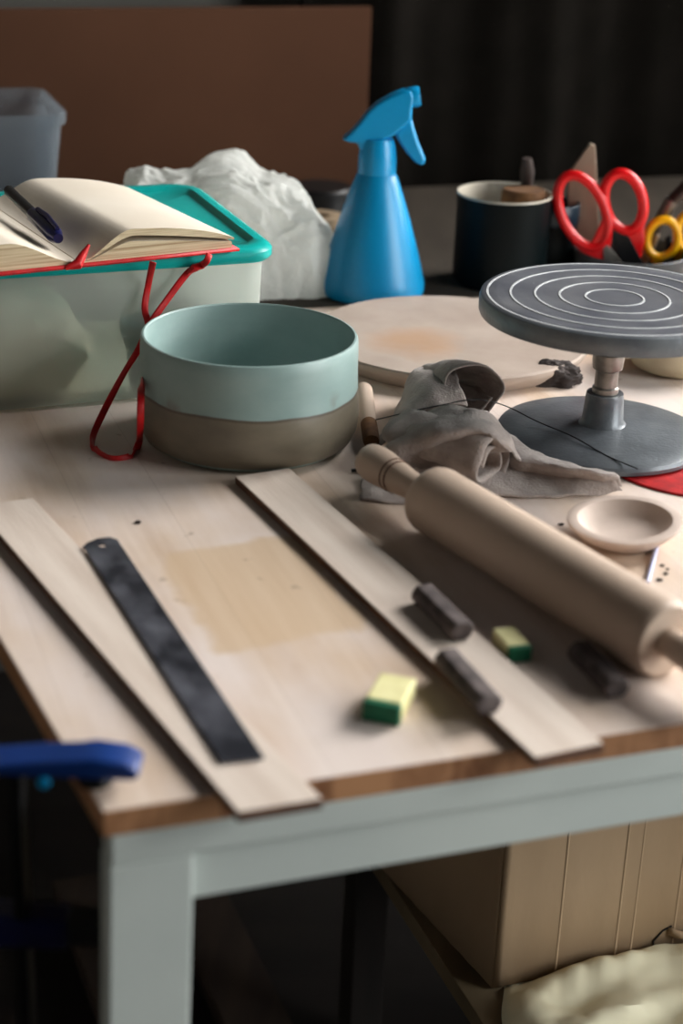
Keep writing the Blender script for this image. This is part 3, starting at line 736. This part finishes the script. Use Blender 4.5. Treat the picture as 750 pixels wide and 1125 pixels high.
# red headband knot at the spine
kn = bk(-.002, -.004, .003)
MB().tube([kn + a_ * -.010 + Z * -.002, kn, kn + a_ * .006 + Z * .006 + b_ * .004, kn + a_ * .012 + Z * .013 + b_ * .006], [.0016, .0042, .003, .0012], 12).build('ribbon_knot', 'ribbon', nb)
def ribbon(pts, w, name):
    path = spline(pts, 10); rows = []
    for k, p in enumerate(path):
        a = path[max(k - 1, 0)]; b = path[min(k + 1, len(path) - 1)]; t = (b - a).normalized()
        tw = .5 * sin(k * .13); side = t.cross(V((sin(tw), -cos(tw), .1))).normalized()
        rows.append([p + side * (w * i) for i in (-1, -.33, .33, 1)])
    return MB().grid(rows).build(name, 'ribbon', nb, solid=.0009)
def yz(px, py, yy): return pz(px, py, yy)
def front(off): return sF.y + off
yA = 1.355
def tubf(x): return FRc.y + (x - FRc.x) * du.y / du.x
def bkf(x): return sF.y + (x - sF.x) * a_.y / a_.x - .004
def rz(px, py, f=0.0, bk_=False):
    """point of the ribbon hanging just in front of the tub or book"""
    yy = 1.33
    for _ in range(6):
        p = pz(px, py, yy); g = min(tubf(p.x) - .003, 9) if not bk_ else bkf(p.x) - .0035; yy = g - f
    return pz(px, py, yy)
rib = [rz(168, 288, 0, True), rz(163, 312, .004), rz(159, 338, .006), rz(163, 360, .012), rz(158, 392, .03), yz(155, 430, 1.225), yz(154, 470, 1.215), at(152, 488, .003), at(143, 501, .0016), at(122, 504, .0014), at(105, 494, .0016), at(102, 480, .004), rz(114, 452, .06), rz(135, 412, .035), rz(152, 384, .022), rz(165, 356, .015), rz(183, 330, .008), rz(205, 301, .004), rz(216, 294, .003), rz(226, 288, 0.002, True), rz(230, 279, 0, True)]
ribbon(rib, .0027, 'ribbon')
MB().tube([rz(206, 301, .006), rz(213, 294, .008), rz(221, 292, .008), rz(227, 287, .004)], [.0022, .0046, .0044, .002], 12, flat=.6).build('ribbon_knot', 'ribbon', nb)
tag(nb, 'open notebook with cream pages, red cover and long red ribbon', 'notebook')
# navy pen in the gutter
zp = zk + .018
e0 = at(8, 208, zp + .003); e1 = at(64, 262, zp - .003); d = (e1 - e0)
pe = empty('ballpoint_pen', (e0 + e1) / 2)
MB().tube([e0, e0 + d * .03, e0 + d * .55], [.003, .0046, .0048], 20).build('pen_barrel', 'black', pe)
MB().tube([e0 + d * .52, e0 + d * .56, e0 + d * .93, e0 + d * 1.0], [.0052, .0064, .0066, .004], 20).build('pen_cap', 'navy', pe)
u2 = V((.3, -.3, .95)).normalized()
MB().tube([e0 + d * .95 + u2 * .007, e0 + d * .75 + u2 * .0095, e0 + d * .58 + u2 * .0075], [.0018, .002, .002], 8).build('pen_clip', 'navy', pe)
tag(pe, 'dark navy pen lying in the gutter of the open notebook', 'pen')

# ================================================================ CLEAR BOX AND WHITE BAG
xc = pz(73, 126, 1.86)
zc = xc.z - TZ
sd = [(-1, 0), (0, 0)]
def rr2(c, w, d, r, z, k):
    out = []; ex, ey = eu, ev
    for (cx, cy, a0) in ((w / 2 - r, -d / 2 + r, -pi / 2), (w / 2 - r, d / 2 - r, 0), (-w / 2 + r, d / 2 - r, pi / 2), (-w / 2 + r, -d / 2 + r, pi)):
        for i in range(7):
            a = a0 + pi / 2 * i / 6; out.append(c + ex * ((cx + r * cos(a)) * k) + ey * ((cy + r * sin(a)) * k) + Z * z)
    return out
bw_, bd_ = .24, .17
cb = V((xc.x, xc.y, TZ)) - eu * (bw_ / 2) + ev * (bd_ / 2) + eu * .002
rows = [rr2(cb, bw_, bd_, .02, z, k) for z, k in ((0, .80), (.001, .84), (.004, .86), (zc - .012, .965), (zc - .012, 1.0), (zc, 1.01), (zc, .99), (zc - .010, .955), (.007, .85), (.003, .82))]
mb = MB().grid(rows, closed=True); n = len(rows[0]); mb.f += [list(range(n))[::-1], list(range(len(mb.v) - n, len(mb.v)))]; mb.mi += [0, 0]
tag(mb.build('clear_container', 'clearbox'), 'empty hazy clear plastic container behind the notebook, far left', 'container')

# crumpled white plastic bag behind the tub
g0 = at(262, 326); gcx = V((g0.x - .026, g0.y + .055, TZ))
rows = []
n = 100
def crease(q):      # sharp folds between smooth panels
    return 1 - 2.4 * abs(noise.noise(q))
for i in range(n + 1):
    th = (i / n) * pi * .5; row = []
    for j in range(170):
        ph = 2 * pi * j / 170; d = V((sin(th) * cos(ph), sin(th) * sin(ph), cos(th)))
        sx_ = abs(d.x) ** .7 * (1 if d.x > 0 else -1); sy_ = abs(d.y) ** .7 * (1 if d.y > 0 else -1); sz_ = d.z ** .6
        q = V((d.x * 1.5 + 3.1, d.y * 1.5 + 1.7, d.z * .8))
        k = 1 + .09 * crease(q * 1.1) + .035 * crease(q * 2.3 + V((5, 1, 2))) + .022 * crease(q * 4.6 + V((1, 7, 3))) + .010 * crease(q * 9) - .06
        top_ = 1 + .14 * math.exp(-((d.x - .05) / .13) ** 2) + .10 * math.exp(-((d.x + .55) / .2) ** 2) - .20 * max(0, d.x - .3)
        row.append(gcx + V((sx_ * .118 * k, sy_ * .066 * k, sz_ * .108 * (k if i < n else 1) * top_)))
    rows.append(row)
for v in rows[-1]: v.z = TZ + .0005
bagm = MB().grid(rows, closed=True)
# a twisted peak of film on top
tag(bagm.build('plastic_bag', 'bag', weld=True), 'crumpled white plastic bag behind the teal-lidded tub', 'bag')

# small things between bag and spray bottle
tp = at(350, 262); tp.z = TZ
tag(MB().lathe(tp + V((0, .02, 0)), [(.012, 0), (.028, 0), (.028, .022), (.012, .022), (.012, 0)], 40, caps=False).build('masking_tape', 'beige', weld=True), 'roll of beige masking tape between the white bag and spray bottle', 'tape')
kp = at(352, 238); kp.z = TZ
ct = empty('black_canister', kp)
MB().lathe(kp, [(0, .0), (.036, 0), (.037, .003), (.037, .014)], 48, caps=False).build('green_band', 'darkgreen', ct, weld=True)
MB().lathe(kp, [(.037, .014), (.0365, .016), (.0365, .034), (.034, .037), (0, .038)], 48, caps=False).build('canister_top', 'black', ct, weld=True)
tag(ct, 'low black canister with a dark green band left of the spray bottle', 'canister')

# ================================================================ GREY LINEN CLOTH
def wr(p, a=.0012, s=60, seed=0): 
    q = p * s + V((seed, 0, 0)); return p + V((noise.noise(q), noise.noise(q + V((9, 2, 1))), noise.noise(q + V((3, 7, 5))))) * a
cl = MB()
def px_row(lst): return spline([at(x, y, z) for x, y, z in lst], 6)
def loft(ctrl, a=.0012, s=60, seed=0, m=6, mi=0):
    """ctrl: rows of (px, py, z) control points; smooth both ways"""
    rws = [px_row(r) for r in ctrl]
    cols = [spline([r[i] for r in rws], m) for i in range(len(rws[0]))]
    g = [[wr(cols[i][k], a, s, seed) for i in range(len(cols))] for k in range(len(cols[0]))]
    for r in g:
        for p in r: p.z = max(p.z, TZ + .0012)
    cl.grid(g, mi)
# flat front skirt with hem, left corner under the pin handle to the right corner
loft([[(398, 528, .002), (420, 522, .004), (450, 520, .006), (490, 515, .010), (540, 508, .008), (590, 512, .010), (630, 517, .012), (668, 522, .012)],
      [(396, 540, .002), (420, 538, .003), (450, 541, .003), (490, 535, .006), (540, 528, .007), (590, 530, .004), (630, 534, .006), (676, 530, .010)],
      [(396, 549, .0015), (425, 552, .0015), (460, 553, .0015), (500, 549, .0015), (548, 546, .0018), (600, 546, .0015), (640, 545, .0015), (683, 540, .003)]], .0022, 70, 2)
# rear layer of the skirt that runs under the wheel base side
loft([[(540, 470, .018), (565, 482, .014), (590, 497, .010), (620, 508, .011), (650, 515, .012), (672, 519, .011)],
      [(548, 492, .012), (566, 502, .017), (590, 509, .016), (616, 513, .018), (648, 517, .019), (680, 524, .014)],
      [(548, 512, .004), (566, 518, .006), (590, 522, .004), (616, 524, .008), (648, 527, .009), (684, 534, .006)]], .002, 80, 5)
# back left flap
loft([[(425, 470, .004), (440, 440, .014), (452, 408, .030), (475, 404, .034), (500, 405, .036)],
      [(418, 478, .006), (440, 455, .022), (462, 425, .038), (482, 420, .040), (505, 422, .040)],
      [(415, 492, .004), (442, 472, .020), (468, 452, .030), (490, 446, .032), (512, 444, .030)]], .003, 55, 8)
# upright roll with the dark opening towards the viewer
def roll(cx_, cy_, z_, rx, rz, depth, dirv, turns, shrink, seed, thick=.0, a=.003, taper=0):
    """spiral fold: opening centre at pixel, axis dirv going away from the opening"""
    c = at(cx_, cy_, z_); d = V(dirv).normalized(); sx = d.cross(Z).normalized(); up = sx.cross(d).normalized()
    g = []
    N = int(44 * turns)
    for k in range(15):
        t = k / 14; rw = []
        for i in range(N + 1):
            an = -pi * .35 + 2 * pi * turns * i / N; rr = (1 - shrink * i / N) * (1 - taper * t * t)
            fl = 1 + .10 * sin(3 * an + 2 * t + seed)
            sag = (1 - .25 * t)
            p = c + d * (depth * t) + sx * (rx * rr * fl * cos(an)) + up * (rz * rr * fl * sag * sin(an))
            rw.append(wr(p, a, 50, seed))
        g.append(rw)
    for r in g:
        for p in r: p.z = max(p.z, TZ + .0015)
    cl.grid(g)
roll(517, 432, .031, .028, .027, .075, (-.42, .88, -.12), 1.12, .22, 1, taper=.55)
# broad front fold: a flattened roll whose curled end opens to the right
cA = [(418, 512, .004), (424, 486, .022), (470, 462, .034), (520, 458, .040), (556, 474, .036), (571, 500, .024), (572, 520, .010), (556, 534, .004), (536, 528, .006)]
loft([[(404, 520, .003), (408, 505, .012), (424, 490, .024), (444, 476, .032), (468, 462, .036), (490, 452, .036)],
      [(425, 525, .003), (430, 505, .016), (446, 486, .030), (470, 470, .040), (496, 460, .044), (520, 452, .040)],
      [(452, 535, .003), (456, 508, .014), (470, 490, .030), (496, 476, .042), (524, 468, .046), (546, 464, .038)],
      [(482, 540, .003), (480, 514, .010), (492, 494, .022), (516, 482, .036), (545, 480, .042), (564, 486, .030)],
      [(512, 542, .002), (505, 522, .006), (514, 504, .012), (534, 496, .024), (558, 496, .030), (572, 506, .018)]], .003, 60, 4)
# curled lip on the right end
cc_ = [(520, 470), (545, 478), (563, 490), (572, 508), (568, 524), (554, 533), (536, 532), (524, 522)]
roll(540, 508, .022, .025, .021, .085, (-.78, .60, .05), 1.7, .6, 3, a=.002)
# slack fold bridging the two
loft([[(440, 462, .026), (470, 452, .034), (500, 446, .036), (535, 452, .030), (552, 470, .022)],
      [(430, 478, .022), (466, 468, .036), (505, 456, .042), (540, 466, .036), (560, 484, .024)]], .003, 60, 9)
o = cl.build('linen_cloth', 'linen', solid=.0016)
tag(o, 'crumpled grey linen cloth heaped between the pot and banding wheel', 'cloth')

# wire clay cutter: wooden toggles and thin wire
h0, h1 = at(399, 426, .0075), at(408, 486, .0075)
wc = empty('wire_cutter', V((h0.x, h0.y, TZ)).lerp(V((h1.x, h1.y, TZ)), .5))
dd = (h1 - h0); Lh = dd.length
MB().lathe(h0, [(0, 0), (.004, .0006), (.0062, .003), (.0074, .008), (.0072, Lh * .4), (.0066, Lh * .7), (0, Lh * .7)], 32, dd).build('toggle', 'pin', wc, weld=True)
MB().lathe(h0, [(0, Lh * .69), (.0067, Lh * .69), (.0067, Lh * .95), (.006, Lh), (0, Lh)], 32, dd).build('toggle_ferrule', M_['cork'], wc, weld=True)
wire = spline([at(409, 462, .007), at(430, 457, .026), at(460, 450, .040), at(485, 445, .047), at(510, 440, .056), at(535, 440, .050), at(560, 448, .022), at(590, 463, .0165), at(630, 480, .016), at(665, 500, .0125), at(700, 515, .0125)], 8)
MB().tube(wire, .0005, 6).build('wire', 'iron', wc)
tag(wc, 'pale wooden toggle of a wire clay cutter beside the pot', 'cutter')
st0, st1 = at(386, 517, .002), at(399, 516, .002)
tag(MB().tube([st0, st1], [.0013, .0016], 10).build('small_nail', 'iron'), 'short dark nail left of the rolling pin handle', 'nail')

# ================================================================ CLAMP AT THE TABLE CORNER
ca = at(20, 842, .012)
clp = empty('bar_clamp', V((ca.x, ca.y, TZ - .3)))
pd = at(104, 851, .004)                # swivel pad on the table top
MB().lathe(V((pd.x, pd.y, TZ + .0002)), [(0, 0), (.009, 0), (.0095, .002), (.008, .005), (.004, .006), (.004, .010), (0, .010)], 32).build('pad', 'iron', clp, weld=True)
jy = pd.y
jz = lambda x, y: pz(x, y, jy)
pts = [(-60, 832), (0, 830), (40, 827), (88, 825), (104, 823), (138, 828), (154, 836), (156, 842), (148, 848), (120, 852), (100, 851), (60, 856), (0, 862), (-60, 866)]
lowz = TZ + .0075
poly = [jz(x, y) for x, y in pts]
for p in poly: p.y -= .011
for p in poly: p.z = max(p.z, lowz)
MB().prism(poly, Y_ * .022).build('upper_jaw', 'clampblue', clp, bevel=.004, seg=3)
bx = jz(18, 842); bx.x = jz(18, 842).x
MB().box(V((bx.x, jy, TZ - .12)), X_, Y_, Z, .0032, .0085, .133).build('bar', 'iron', clp, smooth=False, bevel=.0008)
lp = [jz(x, 985) for x in (-60, 74)]
zl = lp[0].z
MB().prism([V((lp[0].x, jy - .010, TZ - tt - .056 - .03)), V((bx.x + .026, jy - .010, TZ - tt - .056 - .03)), V((bx.x + .026, jy - .010, TZ - tt - .056 - .012)), V((lp[0].x, jy - .010, TZ - tt - .056 - .008))], Y_ * .02).build('lower_jaw', M_['navy'], clp, bevel=.003)
MB().box(V((bx.x + .038, jy, TZ - tt - .056 - .02)), X_, Y_, Z, .014, .008, .008).build('lower_grip', 'black', clp, smooth=False, bevel=.002)
rv = jz(52, 848)
MB().lathe(V((rv.x, jy - .0105, rv.z)), [(0, 0), (.0035, 0), (.003, .0012), (0, .0015)], 20, (0, -1, 0)).build('rivet', M_['bottle'], clp, weld=True)
tag(clp, 'blue-jawed bar clamp gripping the left front corner of the table', 'clamp')

# ================================================================ UNDER THE TABLE
zs = -.45                       # shelf surface relative to the table top
e_ = at(541, 1088, zs); f_ = at(750, 1047, zs); g_ = at(434, 972, zs)
bu = (f_ - e_); bu.z = 0; bu.normalize(); bv = (g_ - e_); bv.z = 0; bv.normalize(); bvp = V((-bu.y, bu.x, 0))
# low shelf on two bearers
s0 = at(522, 1112, zs); s1 = at(432, 974, zs); sdv = (s1 - s0); sdv.z = 0; sdv.normalize()
sh = empty('low_shelf', V((e_.x + .25, e_.y + .1, 0)))
st = s0 - sdv * .10; en = s1 + sdv * .30
MB().prism([V((st.x, st.y, TZ + zs - .018)), V((st.x, st.y, TZ + zs - .018)) + bu * .75, V((en.x, en.y, TZ + zs - .018)) + bu * .75, V((en.x, en.y, TZ + zs - .018))], Z * .018).build('shelf_board', 'board', sh, smooth=False, bevel=.001)
for (uu, tt_) in ((.03, .06), (.70, .06), (.03, .42), (.70, .42)):
    p = V((st.x, st.y, 0)) + bu * uu + sdv * tt_
    MB().box(p + Z * ((TZ + zs - .018) / 2), bu, bvp, Z, .018, .018, (TZ + zs - .018) / 2).build('leg', 'darkwood', sh, smooth=False, bevel=.002)
tag(sh, 'low brown wooden shelf under the table carrying the cardboard box', 'shelf')
# cardboard box
bx0 = V((e_.x, e_.y, TZ + zs + .0035))
cbx = empty('cardboard_box', bx0 + bu * .19 + bvp * .14)
th = .003; BH = .27; BWx = .38; BDy = .30
bvk = bv
def wallp(p, q, name):
    d = (q - p).normalized(); nrm = d.cross(Z)
    n = 60; rows = []
    for z in (0, BH * .33, BH * .66, BH):
        rows.append([p.lerp(q, k / n) + Z * z + nrm * (.0007 * noise.noise(V((k * .35, z * 3, 3)))) for k in range(n + 1)])
    return MB().grid(rows).build(name, 'kraft', cbx, solid=th)
p0 = bx0; p1 = bx0 + bu * BWx; p3 = bx0 + bvk * BDy; p2 = p1 + bvk * BDy
wf = wallp(p0, p1, 'front_panel'); wallp(p1, p2, 'side_panel'); wallp(p2, p3, 'back_panel'); wallp(p3, p0, 'side_panel')
MB().prism([p0, p1, p2, p3], Z * .002).build('bottom_panel', 'kraft', cbx, smooth=False)
MB().prism([q + Z * BH for q in (p0, p1, p2, p3)], Z * .003).build('top_flap', 'kraft', cbx, smooth=False)
# creases pressed in the front panel
nf = bu.cross(Z) 
for xx, yy in ((608, 1075), (672, 1062), (690, 1060), (735, 1050)):
    q = at(xx, yy, zs); s_ = (V((q.x, q.y, 0)) - V((e_.x, e_.y, 0))).dot(bu)
    c = bx0 + bu * s_ + nf * .0016
    MB().tube([c + Z * .004, c + Z * BH * .5, c + Z * (BH - .004)], .0011, 8, flat=.35, fdir=nf).build('crease', 'kraft', wf)
# torn slot with a bent flap
q = at(712, 1052, zs); s_ = (V((q.x, q.y, 0)) - V((e_.x, e_.y, 0))).dot(bu); c = bx0 + bu * s_ + nf * .0022
MB().tube([c + Z * .006, c + Z * .018, c + bu * .008 + Z * .027, c + bu * .016 + Z * .030], .0008, 8).build('tear', 'black', wf)
cf = c + bu * .013 + Z * .026
MB().grid([[cf + bu * (.004 * k) + nf * (.006 * sin(k * .5)) + Z * (.006 * j - .0012 * k) for k in range(10)] for j in (-.6, 0, .6)]).build('torn_flap', 'kraft', wf, solid=.002)
tag(cbx, 'brown cardboard box with creased front on the low shelf', 'box')
# cream paper lying in front of / under the box
n = 46; rows = []
pc0 = at(560, 1083, zs); pf = -bvp
for j in range(30):
    t = j / 29; row = []
    for k in range(n + 1):
        s = k / n
        p = V((pc0.x, pc0.y, 0)) + bu * (.36 * s - .075 * t - .006 * noise.noise(V((t * 5, 1, 1)))) + bvp * (.015 - .17 * t)
        h = .003 + .022 * ss(t / .25) * ss(s / .08) * (.7 + .8 * noise.noise(V((s * 5, t * 4, 2)))) + .006 * abs(noise.noise(V((s * 14, t * 10, 5)))) * ss(t / .1)
        if j < 4: h = .0008
        p.z = TZ + zs + max(.0008, h); row.append(p)
    rows.append(row)
tag(MB().grid(rows).build('packing_paper', 'creampaper', solid=.0008), 'sheet of cream packing paper rumpled in front of the cardboard box', 'paper')
# dark planks leaning on the floor under the table
M_['midwood'] = mat('brown_plank', (70, 56, 46), .8, (54, 43, 36), 9, stretch=(4, .5, 1))
for i, off in enumerate((.07, .19)):
    d = sdv; sdn = V((-d.y, d.x, 0))
    c = V((s0.x, s0.y, 0)) + sdn * off + d * .22 + Z * .0125
    tag(MB().box(c, d, sdn, Z, .45, .035, .012).build('floor_plank', 'midwood', smooth=False, bevel=.002), 'dark plank on the floor right beside the low shelf' if i == 0 else 'dark plank on the floor farther left of the low shelf, behind the table leg', 'plank', 'dark planks on the floor')
